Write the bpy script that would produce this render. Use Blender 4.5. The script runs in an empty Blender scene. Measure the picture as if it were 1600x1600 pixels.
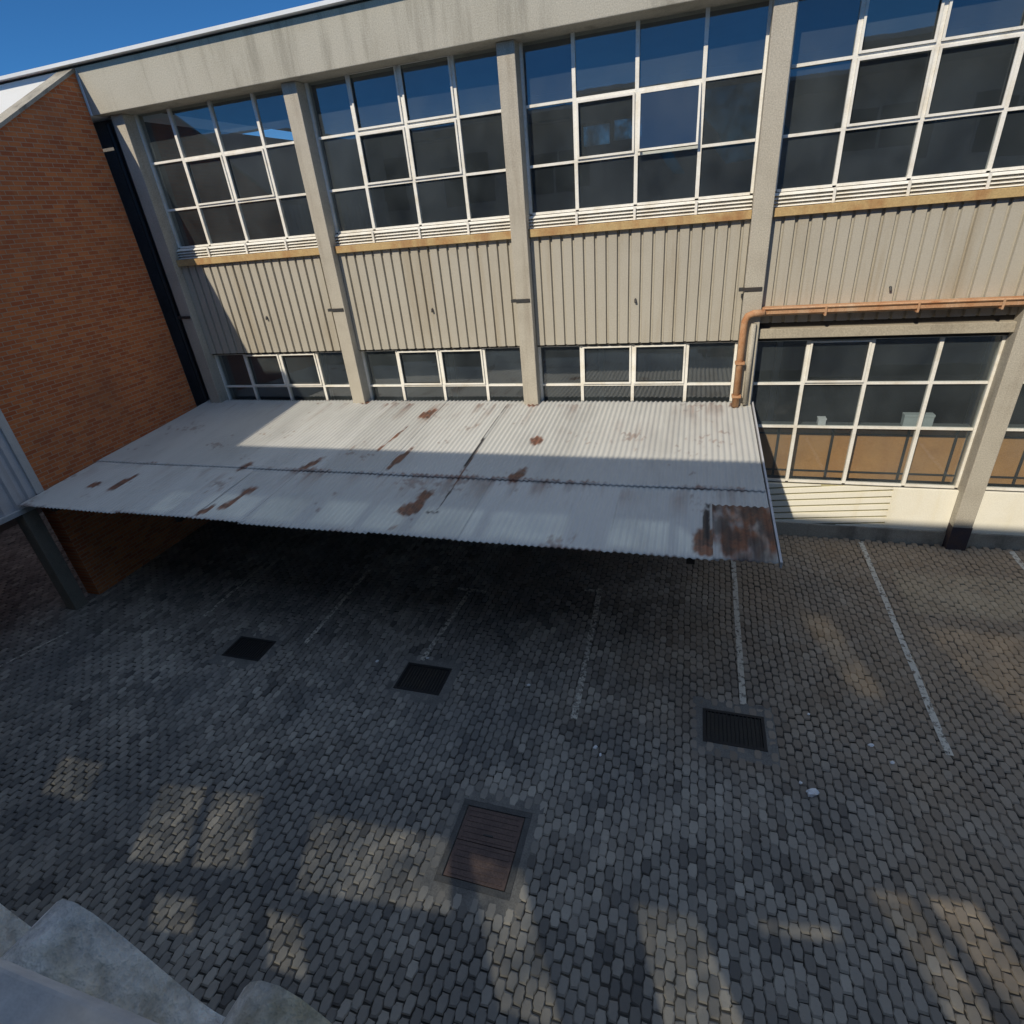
import bpy, bmesh, math, random
import numpy as np
from mathutils import Vector, Matrix, noise as mnoise
random.seed(7); rng = np.random.default_rng(7)
scene = bpy.context.scene
COL = scene.collection
# ---------------------------------------------------------------- camera
def set_camera():
    p, yaw, roll = math.radians(28.280), math.radians(-18.948), math.radians(-5.650)
    fwd = Vector((math.sin(yaw)*math.cos(p), math.cos(yaw)*math.cos(p), -math.sin(p)))
    right = Vector((math.cos(yaw), -math.sin(yaw), 0)); up = right.cross(fwd)
    r2 = math.cos(roll)*right + math.sin(roll)*up; u2 = -math.sin(roll)*right + math.cos(roll)*up
    M = Matrix((( r2.x, u2.x, -fwd.x, 11.0274), (r2.y, u2.y, -fwd.y, -10.6843), (r2.z, u2.z, -fwd.z, 6.2853), (0,0,0,1)))
    cd = bpy.data.cameras.new('camera'); co = bpy.data.objects.new('camera', cd); COL.objects.link(co)
    co.matrix_world = M; cd.sensor_width = 36; cd.lens = 874.34/1600*36; cd.clip_start = .02; cd.clip_end = 2000
    scene.camera = co
set_camera()
# ---------------------------------------------------------------- world, sun, exposure
SUN = Vector((.42, 1, -.92))
w = bpy.data.worlds.new('World'); scene.world = w; w.use_nodes = True
wn = w.node_tree.nodes; wl = w.node_tree.links
sky = wn.new('ShaderNodeTexSky'); sky.sky_type = 'NISHITA'; sky.sun_disc = False
sky.sun_elevation = math.atan2(.92, math.hypot(.42, 1)); sky.sun_rotation = math.atan2(-.42, -1)
sky.altitude = 4500; sky.air_density = 1.0; sky.dust_density = .0; sky.ozone_density = 1.5
tint = wn.new('ShaderNodeMix'); tint.data_type = 'RGBA'; tint.blend_type = 'MULTIPLY'; tint.inputs[0].default_value = 1; tint.inputs[7].default_value = (.15, .37, .53, 1)
wl.new(sky.outputs[0], tint.inputs[6]); # cloud added high overhead to light the shaded yard, clear deep blue lower down
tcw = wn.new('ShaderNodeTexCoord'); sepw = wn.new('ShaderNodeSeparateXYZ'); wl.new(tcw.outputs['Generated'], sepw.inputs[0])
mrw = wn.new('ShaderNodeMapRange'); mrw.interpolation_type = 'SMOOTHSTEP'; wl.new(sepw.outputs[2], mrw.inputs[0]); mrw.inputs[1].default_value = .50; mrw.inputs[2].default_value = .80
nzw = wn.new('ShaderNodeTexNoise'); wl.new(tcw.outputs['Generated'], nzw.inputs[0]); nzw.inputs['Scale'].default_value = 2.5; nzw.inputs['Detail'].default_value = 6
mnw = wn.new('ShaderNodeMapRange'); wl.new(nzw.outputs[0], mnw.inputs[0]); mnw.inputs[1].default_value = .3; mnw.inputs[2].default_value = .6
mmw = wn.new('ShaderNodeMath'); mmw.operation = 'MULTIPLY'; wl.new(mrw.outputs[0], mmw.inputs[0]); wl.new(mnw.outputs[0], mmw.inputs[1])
fill_cld = wn.new('ShaderNodeMix'); fill_cld.data_type = 'RGBA'; wl.new(mmw.outputs[0], fill_cld.inputs[0]); wl.new(tint.outputs[2], fill_cld.inputs[6]); fill_cld.inputs[7].default_value = (2.3, 3.0, 4.1, 1)
wl.new(fill_cld.outputs[2], wn['Background'].inputs[0]); wn['Background'].inputs[1].default_value = .15
sd = bpy.data.lights.new('sun', 'SUN'); so = bpy.data.objects.new('sun', sd); COL.objects.link(so)
sd.energy = 2.7; sd.angle = math.radians(.6); sd.color = (1, .885, .70)
so.rotation_euler = SUN.to_track_quat('-Z', 'Y').to_euler(); so.location = (-5, -20, 25)
vs = scene.view_settings; vs.view_transform = 'Standard'; vs.look = 'None'; vs.gamma = 1; vs.exposure = .5
scene.render.engine = 'CYCLES'
cy = scene.cycles; cy.use_denoising = True; cy.caustics_reflective = False; cy.caustics_refractive = False
cy.max_bounces = 8; cy.transparent_max_bounces = 12; cy.sample_clamp_indirect = 4
# ---------------------------------------------------------------- materials
def newmat(name):
    m = bpy.data.materials.new(name); m.use_nodes = True
    nt = m.node_tree; b = nt.nodes['Principled BSDF']; return m, nt, b
def N(nt, t, **kw):
    n = nt.nodes.new(t)
    for k, v in kw.items(): setattr(n, k, v)
    return n
def link(nt, a, b): nt.links.new(a, b)
def mathn(nt, op, a, b=None, clamp=False):
    n = N(nt, 'ShaderNodeMath', operation=op, use_clamp=clamp)
    for i, v in enumerate((a, b)):
        if v is None: continue
        if isinstance(v, (int, float)): n.inputs[i].default_value = v
        else: link(nt, v, n.inputs[i])
    return n.outputs[0]
def mixc(nt, fac, a, b, mode='MIX'):
    n = N(nt, 'ShaderNodeMix', data_type='RGBA', blend_type=mode)
    for k, v in ((0, fac), (6, a), (7, b)):
        if isinstance(v, (int, float)): n.inputs[k].default_value = v
        elif isinstance(v, (tuple, list)): n.inputs[k].default_value = (*v, 1)
        else: link(nt, v, n.inputs[k])
    return n.outputs[2]
def noise(nt, scale, detail=5, rough=.6, stretch=(1, 1, 1), space='Object'):
    tc = N(nt, 'ShaderNodeTexCoord'); mp = N(nt, 'ShaderNodeMapping'); mp.inputs[3].default_value = stretch
    link(nt, tc.outputs[space], mp.inputs[0])
    n = N(nt, 'ShaderNodeTexNoise'); n.inputs['Scale'].default_value = scale; n.inputs['Detail'].default_value = detail; n.inputs['Roughness'].default_value = rough
    link(nt, mp.outputs[0], n.inputs['Vector']); return n.outputs[0]
def ramp(nt, f, lo, hi):
    n = N(nt, 'ShaderNodeMapRange'); n.interpolation_type = 'SMOOTHSTEP'
    link(nt, f, n.inputs[0]); n.inputs[1].default_value = lo; n.inputs[2].default_value = hi; return n.outputs[0]
def bump(nt, b, h, strength=.3, dist=.02):
    n = N(nt, 'ShaderNodeBump'); n.inputs['Strength'].default_value = strength; n.inputs['Distance'].default_value = dist
    link(nt, h, n.inputs['Height']); link(nt, n.outputs[0], b.inputs['Normal'])
def weathered(name, base, dirt, rough=.8, sc=1.2, streak=None, amt=.6, fine=.25, bmp=.25, metallic=0):
    """base colour with broad dirty patches, vertical run-off streaks and fine grain"""
    m, nt, b = newmat(name)
    big = ramp(nt, noise(nt, sc, 6, .65), .42, .72)
    c = mixc(nt, mathn(nt, 'MULTIPLY', big, amt), base, dirt)
    if streak:
        s = ramp(nt, noise(nt, 3.2, 5, .6, (1, 1, .10)), .5, .72)
        c = mixc(nt, mathn(nt, 'MULTIPLY', s, .55), c, streak)
    g = noise(nt, 55, 4, .7)
    gv = N(nt, 'ShaderNodeMapRange'); link(nt, g, gv.inputs[0]); gv.inputs[1].default_value = .3; gv.inputs[2].default_value = .7; gv.inputs[3].default_value = 1-fine; gv.inputs[4].default_value = 1+fine
    hv = N(nt, 'ShaderNodeVectorMath', operation='SCALE'); link(nt, c, hv.inputs[0]); link(nt, gv.outputs[0], hv.inputs[3])
    link(nt, hv.outputs[0], b.inputs['Base Color']); b.inputs['Roughness'].default_value = rough; b.inputs['Metallic'].default_value = metallic
    if bmp: bump(nt, b, g, bmp, .01)
    return m
M = {}
M['concrete'] = weathered('weathered_concrete', (.43, .39, .31), (.31, .27, .21), .9, .9, (.23, .20, .15))
M['fascia'] = weathered('board_marked_concrete', (.43, .41, .35), (.36, .34, .28), .9, .7, (.20, .19, .155))
M['column'] = weathered('rendered_column', (.46, .43, .365), (.34, .31, .255), .9, 1.5, (.27, .23, .18), .5, .3)
M['clad'] = weathered('beige_cladding', (.44, .415, .355), (.38, .35, .29), .65, .6, (.33, .28, .20), .6, .12, .08)
M['white_frame'] = weathered('white_window_paint', (.86, .85, .80), (.62, .55, .42), .5, 3, None, .5, .1, .1)
M['white_panel'] = weathered('white_wall_paint', (.90, .88, .78), (.84, .80, .66), .6, 1.1, (.80, .74, .56), .5, .08, .1)
M['ochre'] = weathered('rusty_sill_paint', (.50, .36, .17), (.36, .17, .06), .7, 2.5, (.30, .13, .05), .8, .2)
M['ochreboard'] = weathered('ochre_board', (.40, .37, .22), (.28, .25, .14), .8, 2)
M['dark'] = weathered('dark_soffit', (.05, .045, .04), (.03, .028, .025), .9)
M['post'] = weathered('grimy_post', (.22, .20, .165), (.12, .11, .095), .9, 2)
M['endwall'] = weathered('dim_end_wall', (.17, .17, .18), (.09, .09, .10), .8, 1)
M['plinth'] = weathered('dirty_plinth', (.38, .35, .29), (.09, .08, .065), .95, 1.6, (.07, .06, .05))
M['rustpipe'] = weathered('rusty_pipe_paint', (.50, .29, .16), (.40, .16, .06), .75, 5, (.62, .48, .34), .8, .25)
M['roofedge'] = weathered('pale_roof_metal', (.72, .74, .76), (.6, .6, .6), .4, 2, None, .4, .05, .05)
M['whitefascia'] = weathered('white_fascia', (.86, .88, .88), (.78, .78, .76), .6, .8, None, .4, .05, .05)
M['trim'] = weathered('grey_trim', (.50, .51, .52), (.36, .36, .36), .6, 1.4, (.30, .30, .29), .5, .12, .1)
M['greyclad'] = weathered('grey_sheet', (.52, .53, .56), (.40, .40, .42), .55, .8, (.32, .32, .33), .5, .1, .1)
M['grate'] = weathered('black_iron', (.018, .018, .02), (.03, .024, .02), .7, 4, None, .6, .3, .2)
M['steel'] = weathered('dark_steel', (.035, .037, .04), (.06, .04, .03), .6, 4, None, .6, .3, .2)
M['board'] = weathered('brown_board', (.62, .33, .14), (.46, .22, .085), .8, 1.8, (.52, .25, .10), .6, .15, .1)
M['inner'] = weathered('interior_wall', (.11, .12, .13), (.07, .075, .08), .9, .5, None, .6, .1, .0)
M['rearwall'] = weathered('rear_wall_render', (.58, .56, .53), (.44, .42, .40), .9, .6, (.38, .36, .33))
M['ledge'] = weathered('blue_grey_ledge', (.74, .71, .67), (.46, .45, .44), .7, 11, None, .7, .12, .15)
M['fibre'] = weathered('fibre_cement', (.84, .80, .73), (.46, .37, .20), .9, 10, None, .95, .4, .8)
M['manhole'] = weathered('rusty_plate', (.125, .085, .075), (.07, .05, .05), .75, 4, None, .7, .3, .3)
M['rim'] = weathered('concrete_rim', (.10, .10, .10), (.06, .06, .06), .95, 4)
M['collar'] = weathered('mortar_collar', (.19, .185, .175), (.10, .10, .10), .95, 3, None, .7, .3, .4)
M['paper'] = weathered('paper', (.78, .80, .84), (.6, .6, .6), .8, 9, None, .4, .05, .0)
M['bluebox'] = weathered('pale_box', (.42, .47, .50), (.36, .40, .43), .6, 3, None, .5, .05, .0)
M['maroon'] = weathered('dark_base_paint', (.055, .042, .05), (.10, .06, .04), .8, 5)
def dirty_filter_pane(lo=(.11, .12, .12), hi=(.40, .415, .415)):  # tinted sheet: dirty interior panes, also the added dimmer across the sun gaps
    m, nt, b = newmat('dirty_glazing_filter'); nt.nodes.remove(b); tr = N(nt, 'ShaderNodeBsdfTransparent')
    f = ramp(nt, noise(nt, 2.6, 5, .7), .36, .66); c = mixc(nt, f, lo, hi); link(nt, c, tr.inputs[0])
    link(nt, tr.outputs[0], nt.nodes['Material Output'].inputs[0]); return m
M['dirtyfilter'] = dirty_filter_pane()
M['faintfilter'] = dirty_filter_pane((.06, .065, .066), (.19, .20, .205))
def slot_filter():  # added tinted sheet that dims sun through the eave slots
    m, nt, b = newmat('blue_slot_filter'); nt.nodes.remove(b); tr = N(nt, 'ShaderNodeBsdfTransparent')
    f = ramp(nt, noise(nt, 1.1, 5, .7), .3, .7); c = mixc(nt, f, (.03, .045, .06), (.12, .165, .21)); link(nt, c, tr.inputs[0])
    link(nt, tr.outputs[0], nt.nodes['Material Output'].inputs[0]); return m
M['slot_filter'] = slot_filter()
M['black'] = weathered('pit', (.008, .008, .009), (.012, .012, .012), 1)

def brick_mat(name, plane):
    m, nt, b = newmat(name)
    tc = N(nt, 'ShaderNodeTexCoord'); sp = N(nt, 'ShaderNodeSeparateXYZ'); cb = N(nt, 'ShaderNodeCombineXYZ')
    link(nt, tc.outputs['Object'], sp.inputs[0]); link(nt, sp.outputs['Y' if plane == 'yz' else 'X'], cb.inputs[0]); link(nt, sp.outputs['Z'], cb.inputs[1])
    br = N(nt, 'ShaderNodeTexBrick'); link(nt, cb.outputs[0], br.inputs[0])
    br.inputs['Color1'].default_value = (.40, .108, .038, 1); br.inputs['Color2'].default_value = (.60, .20, .065, 1); br.inputs['Mortar'].default_value = (.40, .28, .19, 1)
    br.inputs['Scale'].default_value = 1; br.inputs['Mortar Size'].default_value = .007; br.inputs['Brick Width'].default_value = .215; br.inputs['Row Height'].default_value = .074; br.inputs['Bias'].default_value = -.1
    c = mixc(nt, mathn(nt, 'MULTIPLY', ramp(nt, noise(nt, .55, 6), .45, .75), .45), br.outputs[0], (.22, .10, .055))
    c = mixc(nt, mathn(nt, 'MULTIPLY', ramp(nt, noise(nt, 5, 3), .5, .75), .35), c, (.58, .26, .10))
    link(nt, c, b.inputs['Base Color']); b.inputs['Roughness'].default_value = .9
    h = mathn(nt, 'ADD', mathn(nt, 'MULTIPLY', br.outputs[1], -1), mathn(nt, 'MULTIPLY', noise(nt, 40), .35)); bump(nt, b, h, .6, .012)
    return m
M['brick'] = brick_mat('red_brown_brick', 'yz')
M['brick_x'] = brick_mat('red_brown_brick_return', 'xz')

def glass_mat():
    m, nt, b = newmat('window_glass'); nt.nodes.remove(b)
    out = nt.nodes['Material Output']
    tr = N(nt, 'ShaderNodeBsdfTransparent'); tr.inputs[0].default_value = (.84, .90, .90, 1)
    gl = N(nt, 'ShaderNodeBsdfGlossy'); gl.inputs[0].default_value = (.92, .96, 1, 1); gl.inputs['Roughness'].default_value = .015
    ge = N(nt, 'ShaderNodeNewGeometry'); dt = N(nt, 'ShaderNodeVectorMath', operation='DOT_PRODUCT'); link(nt, ge.outputs['Normal'], dt.inputs[0]); link(nt, ge.outputs['Incoming'], dt.inputs[1])
    k5 = mathn(nt, 'POWER', mathn(nt, 'SUBTRACT', 1, mathn(nt, 'ABSOLUTE', dt.outputs['Value']), True), 5)
    fres = mathn(nt, 'ADD', mathn(nt, 'MULTIPLY', k5, .86), .14)   # Schlick, the same from both sides
    bp = N(nt, 'ShaderNodeBump'); bp.inputs['Strength'].default_value = .04; bp.inputs['Distance'].default_value = .02
    link(nt, noise(nt, 1.6, 2), bp.inputs['Height']); link(nt, bp.outputs[0], gl.inputs['Normal'])
    df = N(nt, 'ShaderNodeBsdfDiffuse'); df.inputs[0].default_value = (.20, .245, .275, 1)
    mx = N(nt, 'ShaderNodeMixShader'); link(nt, fres, mx.inputs[0]); link(nt, tr.outputs[0], mx.inputs[1]); link(nt, gl.outputs[0], mx.inputs[2])
    m2 = N(nt, 'ShaderNodeMixShader'); link(nt, mathn(nt, 'MULTIPLY', ramp(nt, noise(nt, .9, 4, .55, (1, 1, .8)), .0, .95), .26), m2.inputs[0]); link(nt, mx.outputs[0], m2.inputs[1]); link(nt, df.outputs[0], m2.inputs[2])
    link(nt, m2.outputs[0], out.inputs[0]); return m
M['glass'] = glass_mat()

def sheet_mat():
    """painted corrugated iron; the vertex layer 'rust' says where paint is gone"""
    m, nt, b = newmat('painted_corrugated_iron')
    oi = N(nt, 'ShaderNodeObjectInfo')
    base = mixc(nt, oi.outputs['Random'], (.50, .505, .49), (.60, .605, .59))
    base = mixc(nt, mathn(nt, 'MULTIPLY', ramp(nt, noise(nt, 1.3, 6, .65, (1, .35, 1), 'Object'), .45, .75), .4), base, (.33, .33, .32))
    at = N(nt, 'ShaderNodeAttribute', attribute_name='rust'); dk = N(nt, 'ShaderNodeAttribute', attribute_name='gap')
    rc = mixc(nt, ramp(nt, noise(nt, 9, 5), .35, .7), (.22, .085, .045), (.075, .04, .032))
    c = mixc(nt, at.outputs['Fac'], base, rc); c = mixc(nt, dk.outputs['Fac'], c, (.03, .03, .035))
    link(nt, c, b.inputs['Base Color']); b.inputs['Roughness'].default_value = .55
    bump(nt, b, noise(nt, 30, 4), .12, .01); return m
M['sheet'] = sheet_mat()

def paver_mat():
    m, nt, b = newmat('concrete_pavers')
    at = N(nt, 'ShaderNodeAttribute', attribute_name='tone')
    c = mixc(nt, at.outputs['Fac'], (.115, .11, .105), (.47, .44, .39))
    big = ramp(nt, noise(nt, .33, 6, .6), .42, .64)
    c = mixc(nt, mathn(nt, 'MULTIPLY', big, .55), c, (.125, .128, .132))
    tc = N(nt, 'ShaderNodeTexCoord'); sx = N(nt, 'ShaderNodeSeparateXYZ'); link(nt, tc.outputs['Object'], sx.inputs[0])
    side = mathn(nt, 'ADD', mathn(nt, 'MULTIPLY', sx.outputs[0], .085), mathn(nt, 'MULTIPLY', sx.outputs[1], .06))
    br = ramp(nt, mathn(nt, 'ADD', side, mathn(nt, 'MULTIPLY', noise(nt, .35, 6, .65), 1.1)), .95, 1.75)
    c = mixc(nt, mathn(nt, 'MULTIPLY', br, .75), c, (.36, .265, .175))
    sp = ramp(nt, noise(nt, 26, 4, .7), .55, .8)
    c = mixc(nt, mathn(nt, 'MULTIPLY', sp, .35), c, (.12, .12, .12))
    link(nt, c, b.inputs['Base Color']); b.inputs['Roughness'].default_value = .82
    bump(nt, b, noise(nt, 70, 4), .5, .008); return m
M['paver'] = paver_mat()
M['sand'] = weathered('joint_sand', (.05, .048, .045), (.09, .08, .06), 1, 1)
M['yard'] = weathered('outer_asphalt', (.06, .06, .06), (.045, .045, .045), .95, .3)
def paint_mat(lo=.40, hi=.55, a=.16, c=.50, name='worn_line_paint'):
    m, nt, b = newmat(name); out = nt.nodes['Material Output']
    b.inputs['Base Color'].default_value = (.62, .59, .52, 1); b.inputs['Roughness'].default_value = .8
    tr = N(nt, 'ShaderNodeBsdfTransparent'); mx = N(nt, 'ShaderNodeMixShader')
    f = mathn(nt, 'MULTIPLY', ramp(nt, noise(nt, 14, 5, .75, (1, 1, 1)), lo, hi), ramp(nt, noise(nt, 1.6, 4, .65), a, c))
    link(nt, f, mx.inputs[0]); link(nt, tr.outputs[0], mx.inputs[1]); link(nt, b.outputs[0], mx.inputs[2]); link(nt, mx.outputs[0], out.inputs[0])
    return m
M['paint'] = paint_mat()
M['paint_strong'] = paint_mat(.36, .50, .18, .45, 'less_worn_line_paint')
# ---------------------------------------------------------------- mesh helpers
class MB:
    def __init__(s): s.v = []; s.f = []
    def add(s, vs, fs):
        o = len(s.v); s.v += [tuple(a) for a in vs]; s.f += [tuple(i+o for i in f) for f in fs]; return s
    def box(s, x0, x1, y0, y1, z0, z1):
        return s.add([(x0,y0,z0),(x1,y0,z0),(x1,y1,z0),(x0,y1,z0),(x0,y0,z1),(x1,y0,z1),(x1,y1,z1),(x0,y1,z1)],
                     [(0,3,2,1),(4,5,6,7),(0,1,5,4),(1,2,6,5),(2,3,7,6),(3,0,4,7)])
    def prism(s, pts, axis, a, b):
        """polygon pts (2-D) extruded along axis from a to b; axis 0: pts=(y,z), 1: (x,z), 2: (x,y)"""
        def P(p, t): return (t, p[0], p[1]) if axis == 0 else (p[0], t, p[1]) if axis == 1 else (p[0], p[1], t)
        n = len(pts); s.add([P(p, a) for p in pts]+[P(p, b) for p in pts], [tuple(range(n))[::-1], tuple(range(n, 2*n))]+[(i, (i+1) % n, n+(i+1) % n, n+i) for i in range(n)])
        return s
    def tube(s, path, r, n=12):
        rings = []
        for i, p in enumerate(path):
            p = Vector(p); a = Vector(path[max(i-1, 0)]); c = Vector(path[min(i+1, len(path)-1)])
            t = (c-a).normalized(); u = t.orthogonal().normalized() if i == 0 else (u - t*u.dot(t)).normalized(); w_ = t.cross(u)
            rings.append([p+r*(math.cos(k*2*math.pi/n)*u+math.sin(k*2*math.pi/n)*w_) for k in range(n)])
        vs = [q for R in rings for q in R]; fs = []
        for i in range(len(rings)-1):
            for k in range(n): fs.append((i*n+k, i*n+(k+1) % n, (i+1)*n+(k+1) % n, (i+1)*n+k))
        fs += [tuple(range(n))[::-1], tuple(range((len(rings)-1)*n, len(rings)*n))]
        return s.add(vs, fs)
    def build(s, name, m, parent=None, bevel=0, smooth=False):
        me = bpy.data.meshes.new(name); me.from_pydata(s.v, [], s.f); me.update()
        if m != 'glass':
            bm = bmesh.new(); bm.from_mesh(me); bmesh.ops.recalc_face_normals(bm, faces=bm.faces); bm.to_mesh(me); bm.free()
        return link_obj(name, me, m, parent, bevel, smooth)
def link_obj(name, me, m, parent=None, bevel=0, smooth=False):
    o = bpy.data.objects.new(name, me); COL.objects.link(o); me.materials.append(m if not isinstance(m, str) else M[m])
    if parent is not None:
        o.parent = parent; o.matrix_parent_inverse = Matrix.Translation(-parent.location)
    if bevel:
        b = o.modifiers.new('bevel', 'BEVEL'); b.width = bevel; b.segments = 2; b.limit_method = 'ANGLE'; b.angle_limit = .6
    if smooth:
        for p in me.polygons: p.use_smooth = True
    return o
def tag(o, label=None, cat=None, group=None, kind=None):
    for k, v in (('label', label), ('category', cat), ('group', group), ('kind', kind)):
        if v: o[k] = v
    return o
def thing(name, label, cat, loc=(0, 0, 0), group=None):
    o = bpy.data.objects.new(name, None); COL.objects.link(o); o.location = loc; o.empty_display_size = .2
    return tag(o, label, cat, group)
def grid_obj(name, xs, ys, fn, m, parent=None, attrs=None, smooth=True, thick=0):
    X, Y = np.meshgrid(xs, ys); P = fn(X, Y).reshape(-1, 3); nx, ny = len(xs), len(ys)
    i = np.arange(nx*ny).reshape(ny, nx); F = np.stack([i[:-1, :-1], i[:-1, 1:], i[1:, 1:], i[1:, :-1]], -1).reshape(-1, 4)
    me = bpy.data.meshes.new(name); me.from_pydata(P.tolist(), [], F.tolist()); me.update()
    for k, a in (attrs or {}).items():
        l = me.attributes.new(k, 'FLOAT', 'POINT'); l.data.foreach_set('value', a(X, Y).reshape(-1).astype(np.float32))
    o = link_obj(name, me, m, parent, 0, smooth)
    if thick:
        md = o.modifiers.new('thickness', 'SOLIDIFY'); md.thickness = thick; md.offset = -1
    return o
def vnoise(X, Y, s):
    return np.array([mnoise.fractal(Vector((a*s, b*s, 3.1)), 1.0, 2.0, 4) for a, b in zip(X.ravel(), Y.ravel())]).reshape(X.shape)

# ================================================================ SETTING: ground and paving
g = MB().add([(-150, -150, -.12), (150, -150, -.12), (150, 150, -.12), (-150, 150, -.12)], [(0, 1, 2, 3)]).build('ground', 'yard'); tag(g, kind='structure')
b_ = MB().box(-9, 27, -12.2, .12, -.11, -.022).build('joint_bed', 'sand'); b_.name = 'ground_bed'; tag(b_, kind='structure')
GR = [(3.64, 4.40, -5.24, -4.74), (6.98, 7.74, -5.32, -4.76), (11.50, 12.28, -5.34, -4.78)]
MH = (8.72, 9.58, -7.78, -6.80)
def build_paving():
    L, Wd = .166, .095
    # interlocking outline: bowed, zigzag long sides
    right = [(Wd*.39, -L*.5), (Wd*.45, -L*.36), (Wd*.565, -L*.17), (Wd*.545, L*.02), (Wd*.575, L*.19), (Wd*.455, L*.36), (Wd*.40, L*.5)]
    left = [(-x, y) for x, y in right][::-1]
    poly = np.array(right+left)
    ctr = poly.mean(0); k = len(poly)
    V = []; F = []; T = []
    col = 0; x = -6.0
    rnd = random.Random(3)
    while x < 21.5:
        y = -10.6 + (L/2 if col % 2 else 0)
        while y < .12:
            w1 = mnoise.noise_vector(Vector((x*.55, y*.55, 0))); w2 = mnoise.noise_vector(Vector((x*3.1, y*3.1, 7)))
            cx, cy = x+.05*w1.x+.010*w2.x, y+.05*w1.y+.010*w2.y; skip = False
            for a, b, c, d in GR+[MH]:
                if a-.04 < cx < b+.04 and c-.06 < cy < d+.06: skip = True
            if not skip and rnd.random() >= 0:
                h = rnd.gauss(0, .0025)+.012*mnoise.noise(Vector((x*.7, y*.7, 2)))-.004; tx = rnd.gauss(0, .022); ty = rnd.gauss(0, .022); rot = rnd.gauss(0, .03)
                tone = min(1, max(0, rnd.gauss(.46, .18)+.34*mnoise.noise(Vector((cx*1.7, cy*1.7, 5))))); base = len(V)
                ca, sa = math.cos(rot), math.sin(rot)
                jit = np.array([[rnd.gauss(0, .0032), rnd.gauss(0, .0035)] for _ in range(k)]); wear = rnd.uniform(.72, .83)
                for sc, dz in ((.95, -.012), (wear, .002)):
                    for px, py in (poly-ctr)*sc+jit:
                        qx, qy = px*ca-py*sa, px*sa+py*ca
                        V.append((cx+qx, cy+qy, h+dz+qx*tx+qy*ty)); T.append(tone)
                for r_ in range(1):
                    for i in range(k): F.append((base+r_*k+i, base+r_*k+(i+1) % k, base+(r_+1)*k+(i+1) % k, base+(r_+1)*k+i))
                F.append(tuple(base+k+i for i in range(k)))
            y += L
        x += Wd; col += 1
    me = bpy.data.meshes.new('paving'); me.from_pydata(V, [], F); me.update()
    l = me.attributes.new('tone', 'FLOAT', 'POINT'); l.data.foreach_set('value', np.array(T, np.float32))
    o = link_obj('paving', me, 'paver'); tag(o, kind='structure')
build_paving()

# ================================================================ MAIN BUILDING
W = 4.0; HW = .15; NB = 6
FB, FT, SB, PB = 8.59, 9.34, 5.82, 3.90
R1, R2, GB = 7.75, 6.90, 6.16
GM, G2, BT = 3.08, 2.26, 1.12
YG = .32
fac = thing('factory_building', 'long beige factory building with tall gridded windows, corrugated panels and concrete columns', 'building', (10, 2, 0))
XE = NB*W
XB = -.40   # face of the brick wall
f = MB().box(-.36, XE, -.20, .55, FB, FT).build('fascia', 'fascia', fac, .012)
MB().box(-14, -.362, -.20, .55, FB, FT).build('white_fascia', 'whitefascia', fac, .01)['label'] = 'bright white painted end of the roof fascia beyond the brick wall'
MB().box(-14, XE, -.24, 9, FT+.035, FT+.05).box(-14, XE, -.33, -.245, FT+.03, FT+.085).build('roof', 'roofedge', fac)
MB().box(-14, XE, -.17, .5, FT+.002, FT+.033).build('roof_gap_shade', 'dark', fac)  # dark strip standing in for the shadow under the roof edge
# interior shells
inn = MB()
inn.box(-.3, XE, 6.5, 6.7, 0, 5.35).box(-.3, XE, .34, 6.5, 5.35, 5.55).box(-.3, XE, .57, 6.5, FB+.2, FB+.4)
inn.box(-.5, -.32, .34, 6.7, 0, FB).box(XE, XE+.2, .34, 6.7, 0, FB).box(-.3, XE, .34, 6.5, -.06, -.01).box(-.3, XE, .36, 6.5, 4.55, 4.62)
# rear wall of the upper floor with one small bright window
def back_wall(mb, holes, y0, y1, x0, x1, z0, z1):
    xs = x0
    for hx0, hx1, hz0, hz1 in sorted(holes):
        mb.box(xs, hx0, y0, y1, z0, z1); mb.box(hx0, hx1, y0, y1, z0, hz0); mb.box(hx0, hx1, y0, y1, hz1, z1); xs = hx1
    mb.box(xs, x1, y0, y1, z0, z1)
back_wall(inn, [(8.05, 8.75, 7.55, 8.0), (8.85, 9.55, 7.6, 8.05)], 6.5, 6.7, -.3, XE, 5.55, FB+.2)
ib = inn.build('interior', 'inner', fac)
MB().box(8.04, 9.56, 6.58, 6.60, 7.5, 8.1).build('rear_glazing', 'dirtyfilter', ib)
for k in range(NB):
    for yy in (3.2,):
        MB().box(k*W+.9, k*W+1.02, yy, yy+.12, 0, 4.55).build('interior_post', 'trim', fac)
# columns
for k in range(NB+1):
    x = k*W
    MB().box(x-HW, x+HW, 0, .50, 0, FB-.002).build('column', 'column', fac, .012)
    c = MB().box(x-HW-.09, x+HW-.03, -.022, .05, 4.745, 4.80).build('column_bracket', 'steel', fac)
    if k >= 3:
        MB().box(x-HW-.004, x+HW+.004, -.005, .2, .0, .47).build('column_base', 'maroon', fac)['label'] = 'dark painted foot of the column'
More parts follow.
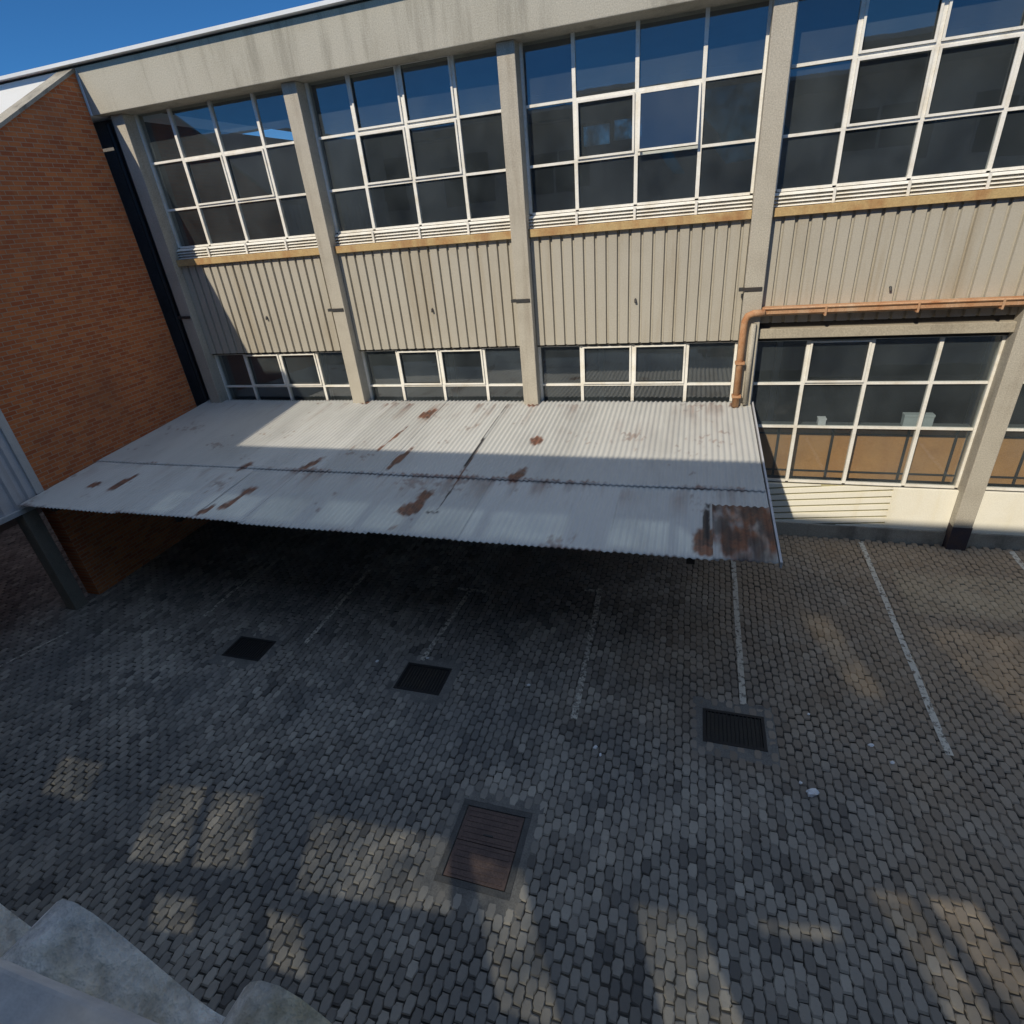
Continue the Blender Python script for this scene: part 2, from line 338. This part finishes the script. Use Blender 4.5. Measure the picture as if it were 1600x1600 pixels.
# windows
def frame_bar(mb, x0, x1, z0, z1, y0=YG-.035, y1=YG+.03): mb.box(x0, x1, y0, y1, z0, z1)
def window(x, xs, zs, name, thick=(), open_pane=None, sashes=()):
    """xs, zs: bar centre lines including the outer frame"""
    fr = MB(); t = .022
    for i, a in enumerate(xs):
        tt = t if i in (0, len(xs)-1) else t+.007
        fr.box(a-tt, a+tt, YG-.04, YG+.03, zs[0], zs[-1])
    for j, z in enumerate(zs):
        for i in range(len(xs)-1):
            fr.box(xs[i]+.027, xs[i+1]-.027, YG-.036, YG+.026, z-.02, z+.02)
    o = fr.build(name, 'white_frame', fac)
    gl = MB()
    for i in range(len(xs)-1):
        for j in range(len(zs)-1):
            if open_pane == (i, j): continue
            a, b, c, d = xs[i]+.02, xs[i+1]-.02, zs[j]+.018, zs[j+1]-.018
            e = [random.gauss(0, .0035) for _ in range(3)]
            y = [YG+e[0]+e[1]*sx+e[2]*sz for sx, sz in ((-1, -1), (1, -1), (1, 1), (-1, 1))]
            gl.add([(a, y[0], c), (b, y[1], c), (b, y[2], d), (a, y[3], d)], [(0, 1, 2, 3)])
    gl.build('glass', 'glass', o)
    for (i, j, ang) in sashes:
        a, b, c, d = xs[i]+.03, xs[i+1]-.03, zs[j]+.024, zs[j+1]-.024; q = .032
        s = MB()
        def S(p):  # swing about the top edge
            dy = (p[2]-d)*math.sin(ang); return (p[0], p[1]+dy, d+(p[2]-d)*math.cos(ang))
        yb0, yb1 = YG-.066, YG-.042
        m_ = MB().box(a, a+q, yb0, yb1, c, d).box(b-q, b, yb0, yb1, c, d).box(a+q, b-q, yb0+.001, yb1-.001, c, c+q).box(a+q, b-q, yb0+.001, yb1-.001, d-q, d)
        m_.v = [S(p) for p in m_.v]
        sa = m_.build('sash', 'white_frame', o)
        if ang:
            q4 = [S(p) for p in ((a+.01, yb0+.012, c+.01), (b-.01, yb0+.012, c+.01), (b-.01, yb0+.012, d-.01), (a+.01, yb0+.012, d-.01))]
            MB().add(q4, [(0, 1, 2, 3)]).build('glass', 'glass', o)
    return o
for k in range(NB):
    x = k*W; xs = [x+HW+.02, x+1.01, x+2, x+2.99, x+W-HW-.02]
    opn = (2, 1) if k == 2 else None
    sh = [(1, 1, 0), (2, 1, .10 if k == 2 else 0)] + ([(1, 2, 0), (2, 2, 0)] if k in (1, 3) else [])
    window(x, xs, [GB+.02, R2, R1, FB+.05], 'upper_window', open_pane=opn, sashes=sh)
    zs = [BT+.02, G2, GM, 3.86]
    window(x, xs, zs, 'lower_window', sashes=[(1, 2, 0)] if k >= 3 else [(1, 2, 0), (2, 2, 0)])
    # louvred sill under the upper window
    s = MB()
    for q in range(4):
        z0 = 5.955+q*.052
        s.prism([(YG-.13, z0), (YG-.10, z0), (YG-.03, z0+.040), (YG-.06, z0+.040)], 0, x+HW+.005, x+W-HW-.005)
    sl = s.build('sill_louvre', 'white_frame', fac)
    for xx in xs[1:4]: MB().box(xx-.02, xx+.02, YG-.145, YG-.131, 5.95, GB-.005).build('louvre_strap', 'white_frame', sl)
    MB().box(x+HW+.003, x+W-HW-.003, YG-.03, YG+.12, 5.80, GB-.01).build('sill_wall', 'plinth', fac)
    MB().box(x+HW+.002, x+W-HW-.002, .10, .26, SB, 5.945).build('sill_band', 'ochre', fac, .006)
    # corrugated spandrel: trapezoid ribs every 0.2 m
    zt, zb = SB+.04, (PB if k != 3 else 4.18)
    p = [];
    a = x+HW+.01
    while a < x+W-HW-.02:
        e = min(a+.2, x+W-HW-.01)
        for fx, fy in ((0, .180), (.145, .180), (.156, .224), (.188, .224)):
            if a+fx < e: p.append((a+fx, fy))
        a += .2
    p.append((x+W-HW-.01, .180))
    n = len(p); v = [(px, py, zt) for px, py in p]+[(px, py, zb) for px, py in p]
    sp = MB().add(v, [(i, i+1, n+i+1, n+i) for i in range(n-1)]).build('cladding_panel', 'clad', fac)
    MB().box(x+HW, x+W-HW, .245, .40, PB-.03, SB-.005).build('wall_backing', 'plinth', fac)
    # small overflow spout in the middle of the panel
    if k < 5:
        MB().tube([(x+2.04, .24, 4.68), (x+2.04, .16, 4.67), (x+2.045, .135, 4.62)], .020, 8).build('overflow_spout', 'steel', fac)
    # head drip of lower window / flashing
    if k == 3:
        MB().box(x+HW+.002, x+W-HW-.002, .10, .26, 3.93, 4.09).build('lintel_band', 'concrete', fac, .008)
        MB().box(x+HW+.002, x+W-HW-.002, .23, .244, 4.09, 4.2).build('lintel_gap', 'dark', fac)
    MB().box(x+HW, x+W-HW, .236, .40, 3.86, PB).build('window_head', 'dark', fac)
    # below the windows: white panels and plinth
    if k == 3:
        split = x+2.82; x0 = x+HW+.004; b = MB(); MB().box(x0, split, .225, .24, .272, BT).build('stripe_backing', 'ochreboard', fac)
        def clipz(P, z, keep_above):
            o = []
            for a, c in zip(P, P[1:]+P[:1]):
                ia, ic = ((a[1] >= z) == keep_above), ((c[1] >= z) == keep_above)
                if ia: o.append(a)
                if ia != ic: t = (z-a[1])/(c[1]-a[1]); o.append((a[0]+t*(c[0]-a[0]), z))
            return o
        for q in range(-2, 7):      # slanting raised strips that make the diagonal streaks
            z0 = .272+q*.14; P = [(x0, z0), (split, z0+.27), (split, z0+.365), (x0, z0+.095)]
            P = clipz(clipz(P, .273, True), BT-.001, False)
            if len(P) > 2: b.prism(P, 1, .180, .222)
        b.build('base_stripes', 'white_panel', fac)['label'] = 'cream panel with slanting strips below the window'
        MB().box(split+.003, x+W-HW-.004, .185, .24, .272, BT).build('base_panel', 'white_panel', fac, .004)
    else:
        MB().box(x+HW+.004, x+W-HW-.004, .185, .24, .272, BT).build('base_panel', 'white_panel', fac, .004)
    MB().box(x+HW+.002, x+W-HW-.002, .16, .3, -.1, .27).build('plinth', 'plinth', fac, .01)
    MB().box(x+HW, x+W-HW, .242, .34, .271, BT).build('base_backing', 'dark', fac)
    if k >= 3:
        bb = MB().box(x+HW, x+W-HW, .55, .58, BT+.01, 2.20).build('brown_board', 'board', fac)
        bt = MB().box(x+HW, x+W-HW, .532, .548, 1.25, 1.28).box(x+HW, x+W-HW, .532, .548, 2.02, 2.045)  # dark strips standing in for the window bars' shadows on the board
        for xx in (x+.78, x+1.72, x+2.95, x+3.7): bt.box(xx-.022, xx+.022, .530, .546, 1.14, 2.2)
        bt.build('bar_shade', 'steel', bb)
        MB().box(x+HW, x+W-HW, .40, .64, 2.205, 2.235).build('inner_shelf', 'inner', fac)
# wall in the dark gap beside the end column, and hidden flank
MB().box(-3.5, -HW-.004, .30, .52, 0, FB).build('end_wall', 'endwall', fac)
MB().tube([(-.44, .16, 8.5), (-.44, .16, 2.8)], .05, 10).build('end_pipe', 'steel', fac)
MB().box(-7, XB-.345, -.34, -.264, 0, 8.6).build('sun_block_wall', 'dark', fac)  # unseen wall added to keep sun out of the dark gap
# rusty drain pipes round column three
pz = 4.40
gt = MB().prism([(.17, 4.46), (-.05, 4.46), (-.075, 4.475), (-.09, 4.455), (-.075, 4.435), (-.06, 4.43), (-.06, 4.37), (-.02, 4.335), (.17, 4.335)], 0, 12.16, 15.84).build('gutter', 'rustpipe', fac)
for xx in (13.1, 14.4, 15.5): MB().box(xx, xx+.03, -.098, .16, 4.318, 4.333).box(xx, xx+.03, -.098, -.091, 4.333, 4.47).build('gutter_bracket', 'rustpipe', gt)
dp = MB().tube([(12.2, -.09, 4.40), (12.02, -.09, 4.395), (11.94, -.09, 4.36), (11.90, -.09, 4.27), (11.89, -.09, 4.1), (11.885, -.09, 2.77)], .058, 14).build('drainpipe', 'rustpipe', fac, 0, True)
for z in (3.55, 2.95): MB().box(11.81, 11.965, -.163, -.01, z, z+.04).build('pipe_bracket', 'rustpipe', dp)
MB().tube([(12.05, -.045, 4.22), (12.05, -.045, 2.8)], .045, 10).build('pipe', 'column', fac, 0, True)

# ================================================================ CANOPY
can = thing('canopy', 'rust patched corrugated iron lean-to canopy against the factory wall', 'canopy', (6, -2, 2.6))
ZC = lambda y: 2.76-.076*(.16-y)
PIT = .09
RUST = [(4.55, -2.85, .10, .22, .25), (3.92, -4.0, .13, .36, .25), (3.62, -4.45, .05, .2, .2), (3.25, -3.0, .10, .14, .2), (7.15, -3.9, .13, .40, .12), (5.95, -.65, .14, .26, .1), (5.7, -1.6, .03, .5, .1),
        (6.2, -2.6, .06, .42, .1), (8.48, -2.95, .12, .28, .1), (8.5, -1.62, .11, .16, 0), (1.1, -3.75, .08, .25, .1), (.55, -3.9, .1, .12, 0), (8.1, .0, .12, .1, 0), (4.1, .0, .14, .12, 0), (11.35, -4.3, .12, .28, 0), (11.9, 0, .1, .1, 0), (7.55, -2.7, .02, .7, 0)]
GAP = [(11.38, -3.92, .045, .46), (7.56, -3.6, .022, .42), (7.50, -4.06, .11, .018), (7.52, -2.2, .014, .6), (7.5, -.9, .008, .8)]
def rustf(X, Y):
    n = vnoise(X, Y, 2.6)*.9; n2 = vnoise(X, Y, 1.1); n3 = vnoise(X, Y, 9.0)
    lap = np.exp(-((Y+3.03)/.05)**2)+.8*np.exp(-((Y+4.7)/.05)**2)+.5*np.exp(-(Y/.07)**2)
    out = np.clip((lap*(.55+n2*1.3+n3*.8)-.45)*1.6, 0, .8)
    out = np.maximum(out, np.clip((n2*.8+n3*.6-.55)*2.5, 0, .5))
    st = np.clip(vnoise(X*5, Y*.45, 1.0)*1.6+.1, 0, 1)
    for yl, ln in ((-3.03, .5), (0, .6)): out = np.maximum(out, np.where(Y < yl, np.exp((Y-yl)/ln), 0)*st*np.clip(n2*2+.45, 0, 1)*.75)
    for cx, cy, rx, ry, an in RUST:
        dx = (X-cx)-an*(Y-cy); d = np.sqrt((dx/rx)**2+((Y-cy)/ry)**2)
        out = np.maximum(out, np.clip((1.15+n-d)*3.0, 0, 1))
    return out*.95
def gapf(X, Y):
    out = np.zeros_like(X); n = vnoise(X, Y, 5)*.5
    for cx, cy, rx, ry in GAP:
        d = np.maximum(np.abs(X-cx)/rx, np.abs(Y-cy)/ry); out = np.maximum(out, np.clip((1.05+n-d)*4, 0, 1))
    return out
def sheet(x0, x1, y0, y1, lift, rusty=False):
    xs = np.arange(x0, x1+.001, PIT/6); ys = np.linspace(y0, y1, max(3, int(abs(y1-y0)/.05)))
    ph = random.uniform(-.006, .006); sag = random.uniform(-.008, .006)
    def fn(X, Y):
        Z = ZC(Y)+lift+.0115*np.sin((X)*2*np.pi/PIT)+sag*np.sin((Y-y0)/(y1-y0)*np.pi)+.004*np.sin(X*2.1+Y*1.3)
        return np.stack([X, Y, Z], -1)
    at = {'rust': (lambda X, Y: np.clip(.80+vnoise(X*2, Y*.8, 2.2)*1.3, .15, 1)) if rusty else rustf, 'gap': (lambda X, Y: np.clip((vnoise(X*1.6, Y*.8, 2.0)+.22)*1.8, 0, .8)) if rusty else gapf}
    o = grid_obj('roof_sheet', xs, ys, fn, 'sheet', can, at, True, .0015)
    if rusty: o['label'] = 'dark rusted corner sheet'
for x0, x1 in ((-.355, 1.3), (1.3, 3.1), (3.1, 4.9), (4.9, 6.05), (6.05, 7.5), (7.5, 9.2), (9.2, 10.7), (10.7, 12.12)):
    sheet(x0-.04, x1+.05, -3.06, .19, 0.012+random.uniform(0, .005))
for x0, x1, ry in ((-.355, 1.9, 0), (1.9, 3.5, 0), (3.5, 4.5, 0), (4.5, 6.7, 0), (6.7, 8.1, 0), (8.1, 9.5, 0), (9.5, 10.2, 0), (10.2, 11.48, 0), (11.48, 12.12, 1)):
    sheet(x0-.03, x1+.05, -4.70+random.uniform(-.03, .03), -3.48 if ry else -2.98, -.004+random.uniform(-.003, .003)+(.02 if ry else 0), ry)
sheet(11.45, 12.17, -3.62, -2.98, .001)
# edge flashing, purlins, beams and brackets under the sheets
MB().prism([(.15, ZC(.15)-.05), (.15, ZC(.15)+.03), (-4.68, ZC(-4.68)+.03), (-4.68, ZC(-4.68)-.05)], 0, 12.185, 12.212).build('edge_flashing', 'greyclad', can)
for yy in (-.2, -1.6, -3.0, -4.45):
    z = ZC(yy)-.028; MB().box(-.36, 12.15, yy-.04, yy+.04, z-.09, z).build('purlin', 'dark', can)
for xx in (.1, 3.0, 6.0, 9.0, 11.2):
    MB().prism([(.0, ZC(0)-.125), (.0, ZC(0)-.42), (-4.5, ZC(-4.5)-.23), (-4.5, ZC(-4.5)-.125)], 0, xx-.05, xx+.05).build('cantilever_beam', 'dark', can)

# ================================================================ LEFT: brick wall and clad building
bw = thing('brick_wall', 'tall red-brown brick wall with raked top at the end of the yard', 'wall', (-.6, -2, 0))
MB().prism([(-.215, 0), (-.215, 9.28), (-4.2, 7.08), (-4.2, 0)], 0, XB-.34, XB).build('brick_face', 'brick', bw)
MB().prism([(-.215, 9.281), (-.215, 9.34), (-4.2, 7.14), (-4.2, 7.081)], 0, XB-.38, XB+.035).build('coping', 'plinth', bw)
sh = thing('clad_building', 'grey sheet-clad upper storey on a post at the left edge', 'building', (-3, -8, 0))
def ribs(y0, y1, x, pit=.24):
    p = []; a = y0
    while a > y1:
        for d, fx in ((0, 0), (.13, 0), (.155, -.05), (.215, -.05)):
            if a-d > y1: p.append((x+fx, a-d))
        a -= pit
    p.append((x, y1)); return p
p = ribs(-4.34, -11.6, XB-.02); n = len(p)
MB().add([(a, b, 2.27) for a, b in p]+[(a, b, 7.1) for a, b in p], [(i, i+1, n+i+1, n+i) for i in range(n-1)]).build('cladding', 'greyclad', sh)
MB().box(XB-.06, XB+.03, -4.345, -4.205, 2.42, 7.1).box(XB-.06, XB+.025, -11.6, -4.35, 2.20, 2.29).build('edge_trim', 'trim', sh, .004)
MB().box(-7, XB-.075, -11.6, -4.21, 2.32, 7.1).build('upper_storey', 'dark', sh)
MB().box(-7, XB-.08, -11.6, -5.7, 7.1, 8.95).box(-8, -7.3, -11.6, -4.6, 8.952, 9.3).build('roof_block', 'trim', sh)
MB().box(XB-.26, XB+.0, -4.72, -4.46, 0, 2.20).build('post', 'post', sh, .012)
MB().box(-7.2, -7.0, -11.6, .1, 0, 7.1).box(-7, -2.2, -.5, -.3, 0, 7).build('back_wall', 'brick_x', sh)

# ================================================================ CAMERA-SIDE BUILDING (behind the viewer, shades the yard)
YW = -12.0
rb = thing('opposite_building', 'deep eaved building on the viewer side that shades the yard', 'building', (10, YW, 0))
def wallpt(x, y): s = y-YW; return (x-.42*s, .92*s)
# gaps added to this wall, slanted so sun imitates patches mirrored off the windows
PATCH_HOLES = [[(2.80, -7.45), (3.55, -7.43), (3.85, -8.0), (3.1, -8.02)],
         [(4.66, -7.50), (5.32, -7.40), (5.80, -8.36), (5.10, -8.46)], [(5.45, -7.42), (6.12, -7.33), (6.60, -8.2), (5.92, -8.34)],
         [(6.92, -7.38), (8.72, -7.30), (9.05, -8.08), (7.28, -8.26)], [(8.98, -7.40), (9.62, -7.44), (10.35, -8.7), (9.75, -8.7)],
         [(10.80, -7.48), (11.42, -7.46), (12.1, -8.75), (11.30, -8.8)],
         [(13.05, -6.80), (13.42, -6.78), (13.9, -7.9), (13.5, -7.9)], [(13.55, -6.74), (14.0, -6.72), (14.5, -7.9), (14.1, -7.9)],
         [(7.05, -8.45), (7.5, -8.45), (7.95, -8.95), (7.45, -8.95)], [(5.7, -8.62), (6.25, -8.56), (6.5, -8.9), (5.95, -8.98)], [(11.95, -7.35), (12.7, -7.25), (12.8, -7.40), (12.05, -7.5)],
         [(13.0, -2.4), (13.45, -2.4), (13.95, -4.3), (13.55, -4.3)], [(14.7, -2.4), (17.2, -2.4), (17.6, -3.9), (15.3, -4.1)]]
def plate_with_holes(name, outer, holes, half, mw, pane='dirtyfilter'):
    """flat slab with openings; mw places the drawing plane"""
    cu = bpy.data.curves.new(name, 'CURVE'); cu.dimensions = '2D'; cu.fill_mode = 'BOTH'; cu.extrude = half
    for pts in [outer]+holes:
        sp = cu.splines.new('POLY'); sp.points.add(len(pts)-1); sp.use_cyclic_u = True
        for q, p in zip(sp.points, pts): q.co = (p[0], p[1], 0, 1)
    t = bpy.data.objects.new('t', cu); COL.objects.link(t)
    dg = bpy.context.evaluated_depsgraph_get(); me = bpy.data.meshes.new_from_object(t.evaluated_get(dg))
    COL.objects.unlink(t); bpy.data.objects.remove(t)
    me.transform(mw); me.materials.clear(); me.name = name
    o = link_obj(name, me, 'rearwall', rb)
    for h in holes:
        pane = 'faintfilter' if min(p[1] for p in h) > 6.5 else pane
        MB().add([mw @ Vector((p[0], p[1], 0)) for p in h], [tuple(range(len(h)))]).build('sun_filter', pane, o)  # added tinted sheet that dims the sun patch
    return o
plate_with_holes('rear_wall', [(-60, 0), (40, 0), (40, 8.94), (-60, 8.94)], [[wallpt(*p) for p in h] for h in PATCH_HOLES], .03, Matrix.Translation((0, YW, 0)) @ Matrix.Rotation(math.pi/2, 4, 'X'))
PATCH_SLOT = [(1.2, 2.1), (2.25, 2.95), (3.3, 4.4), (4.5, 5.35), (5.6, 6.4), (6.5, 7.15), (7.3, 8.3), (8.4, 9.55), (10.1, 10.9), (10.96, 11.9)]  # slots added in the eave so sun lays pale patches on the canopy
plate_with_holes('eave_roof', [(-60, YW-.1), (40, YW-.1), (40, -9.2), (-60, -9.2)], [[(a-2.97, -11.8), (b-2.97, -11.8), (b-2.97, -11.0), (a-2.97, -11.0)] for a, b in PATCH_SLOT]+[[(a-4.1, -11.9), (b-4.1, -11.9), (b-4.1, -10.6), (a-4.1, -10.6)] for a, b in ((12.75, 13.25), (14.7, 17.5))], .05, Matrix.Translation((0, 0, 8.995)), 'slot_filter')
for k in (0, 1, 2, 5, 6, 7, 8):
    x = -2+k*3.4
    fr = MB().box(x, x+2.4, YW+.032, YW+.06, 6.7, 6.78).box(x, x+2.4, YW+.032, YW+.06, 8.1, 8.18).box(x, x+.07, YW+.032, YW+.058, 6.78, 8.1).box(x+2.33, x+2.4, YW+.032, YW+.058, 6.78, 8.1).box(x+1.16, x+1.24, YW+.032, YW+.058, 6.78, 8.1)
    o = fr.build('window', 'trim', rb); MB().box(x+.07, x+2.33, YW+.034, YW+.04, 6.78, 8.1).build('pane', 'dark', o)

# foreground: fibre cement awning and ledge below the viewpoint
aw = thing('awning', 'wavy fibre cement awning edge stained with lichen below the viewer', 'awning', (10.5, -10.6, 5.88))
xs = np.arange(8.2, 14.0, .157/18); ys = np.linspace(-10.588, -12.0, 20)
wob = lambda X: .004*np.sin(X*7.3)
AA, AP = .05, .157
grid_obj('awning_sheet', xs, ys, lambda X, Y: np.stack([X, Y+wob(X)*(Y > -10.6), 5.92-AA+AA*np.cos((X-10.675)*2*np.pi/AP)+(Y+10.588)*-.10], -1), 'fibre', aw, None, True, .007)
MB().prism([(-10.645, 5.950), (-10.631, 5.962), (-10.628, 5.975), (-10.633, 5.987), (-10.66, 5.995), (-12, 6.12), (-12, 6.08), (-10.66, 5.96)], 0, 8.2, 14).build('window_ledge', 'ledge', None, .002)
tag(bpy.data.objects['window_ledge'], 'smooth blue-grey ledge in the bottom left corner above the wavy awning', 'ledge')

# ================================================================ YARD FITTINGS
GL = ['dark drain grate nearest the left post, farthest left of the three', 'dark drain grate in the middle of the row of three', 'dark drain grate nearest the rusty canopy corner, with visible bars']
for (x0, x1, y0, y1), lab in zip(GR, GL):
    t = thing('drain_grate', lab, 'drain grate', ((x0+x1)/2, (y0+y1)/2, 0), 'square drain grates in the paving')
    MB().box(x0-.13, x1+.13, y0-.2, y0, -.05, -.006).box(x0-.13, x1+.13, y1, y1+.2, -.05, -.006).box(x0-.13, x0, y0, y1, -.05, -.006).box(x1, x1+.13, y0, y1, -.05, -.006).build('collar', 'collar', t)
    MB().box(x0+.04, x1-.04, y0+.04, y1-.04, -.08, -.07).build('pit', 'black', t)
    MB().box(x0, x1, y0, y0+.04, -.05, .002).box(x0, x1, y1-.04, y1, -.05, .002).box(x0, x0+.04, y0+.04, y1-.04, -.05, .002).box(x1-.04, x1, y0+.04, y1-.04, -.05, .002).build('frame', 'grate', t)
    b = MB(); nb = 14
    for i in range(nb):
        xx = x0+.06+(x1-x0-.12)*i/(nb-1); b.box(xx-.008, xx+.008, y0+.04, y1-.04, -.04, -.004)
    b.build('grating', 'grate', t)
x0, x1, y0, y1 = MH
mh = thing('manhole_cover', 'rusty brown rectangular manhole cover set in the paving', 'manhole cover', ((x0+x1)/2, (y0+y1)/2, 0))
MB().box(x0, x1, y0, y0+.07, -.06, -.004).box(x0, x1, y1-.07, y1, -.06, -.004).box(x0, x0+.07, y0+.07, y1-.07, -.06, -.004).box(x1-.07, x1, y0+.07, y1-.07, -.06, -.004).build('rim', 'rim', mh, .006)
MB().box(x0-.12, x1+.12, y0-.2, y0-.001, -.05, -.007).box(x0-.12, x1+.12, y1+.001, y1+.2, -.05, -.007).box(x0-.12, x0-.001, y0, y1, -.05, -.007).box(x1+.001, x1+.12, y0, y1, -.05, -.007).build('collar', 'collar', mh)
for a, b in ((y0+.08, (y0+y1)/2-.004), ((y0+y1)/2+.004, y1-.08)):
    pl = MB().box(x0+.08, x1-.08, a, b, -.05, -.008)
    o = pl.build('plate', 'manhole', mh, .003)
    r = MB()
    for i in range(6):
        yy = a+.04+(b-a-.08)*i/5; r.box(x0+.12, x1-.12, yy-.008, yy+.008, -.008, -.002)
    r.build('rib', 'manhole', o)
MB().box((x0+x1)/2-.06, (x0+x1)/2+.06, (y0+y1)/2+.1, (y0+y1)/2+.12, -.008, .002).build('handle', 'steel', mh)
def line(x, ya, yb, lab, wd=.085, dx=0, tee=None):
    m_ = MB(); n = 14
    pts = [(x+dx*t/n+.012*mnoise.noise(Vector((x, t*.6, 1))), ya+(yb-ya)*t/n) for t in range(n+1)]
    vs = [(px-wd/2, py, .0125) for px, py in pts]+[(px+wd/2, py, .0125) for px, py in pts]
    m_.add(vs, [(i, i+1, n+2+i, n+1+i) for i in range(n)])
    if tee: m_.add([(x-.28, tee, .0125), (x+.3, tee, .0125), (x+.3, tee+.07, .0125), (x-.28, tee+.07, .0125)], [(0, 1, 2, 3)])
    tag(m_.build('parking_line', 'paint_strong' if x > 12 else 'paint'), lab, 'parking line', 'worn painted parking bay lines')
line(.12, -5.3, -6.6, 'pale slanting parking line at far left, left of every drain grate', .05, -.5)
line(2.5, -2.9, -4.4, 'faint parking line in shade just left of the farthest left drain grate')
line(4.97, -2.4, -4.7, 'faint parking line between the left and middle drain grates')
line(7.33, -2.7, -4.7, 'faint parking line with a crossbar, ending above the middle drain grate', .085, -.15, -2.78)
line(9.72, -2.3, -5.35, 'broken speckled parking line with a crossbar, midway between middle and right grates', .09, .08, -2.42)
line(12.08, -.6, -4.62, 'parking line running from under the rusty canopy corner to the barred grate', .085, -.05)
line(14.45, .05, -4.95, 'brightest parking line, on the open paving left of the dark-footed column', .085, -.1)
line(16.88, .05, -4.4, 'short parking line at the right edge beyond the dark-footed column', .09, -.1)
def crumple(name, x, y, sx, sy, h, lab, cat, seed, grp=None, m='paper', tri=False):
    rnd = random.Random(seed); bm = bmesh.new(); bmesh.ops.create_icosphere(bm, subdivisions=2, radius=1)
    for v in bm.verts:
        d = 1+rnd.uniform(-.3, .25); v.co = Vector((v.co.x*sx*d, v.co.y*sy*d, max(v.co.z, -.7)*h*d))
    me = bpy.data.meshes.new(name); bm.to_mesh(me); bm.free()
    o = link_obj(name, me, m); o.location = (x, y, h*.8+.003); o.rotation_euler.z = rnd.uniform(0, 3); tag(o, lab, cat, grp); return o
crumple('crumpled_paper', 12.70, -5.84, .07, .05, .035, 'crumpled white paper lying on the paving right of the manhole cover', 'litter', 1)
SC = 'small pale scraps scattered on the paving'
for i, (x, y, a, lab) in enumerate([(12.60, -5.72, .025, 'tiny white scrap touching the crumpled paper'), (10.16, -5.74, .035, 'pale scrap on the paving above and right of the manhole cover'), (10.24, -5.84, .025, 'smaller pale scrap just below another, above the manhole cover'),
        (13.50, -4.98, .035, 'pale scrap below the grate end of the brightest parking line'), (13.68, -5.2, .03, 'thin pale scrap lowest beside the end of the brightest parking line'), (12.85, -4.62, .022, 'small pale fleck right of the barred grate'),
        (9.02, -4.86, .03, 'pale scrap between the middle grate and the speckled parking line'), (6.45, -4.85, .03, 'pale scrap just left of the middle drain grate'), (7.25, -4.62, .028, 'bright fleck at the top edge of the middle drain grate')]):
    crumple('paper_scrap', x, y, a, a*.7, .01, lab, 'litter', 10+i, SC)
for i, (x, z, wx, hz, lab, m) in enumerate([(12.86+.62, 2.235, .13, .13, 'small white carton on the shelf behind the leftmost yard window panes', 'paper'), (15.02, 2.235, .46, .22, 'pale blue-green box behind the glass beside the dark-footed column', 'bluebox')]):
    o = thing('storage_box', lab, 'box', (x, .52, z))
    MB().box(x-wx/2, x+wx/2, .45, .59, z, z+hz*.8).build('body', m, o, .006); MB().box(x-wx/2-.006, x+wx/2+.006, .444, .596, z+hz*.8+.001, z+hz).build('lid', m, o, .004)
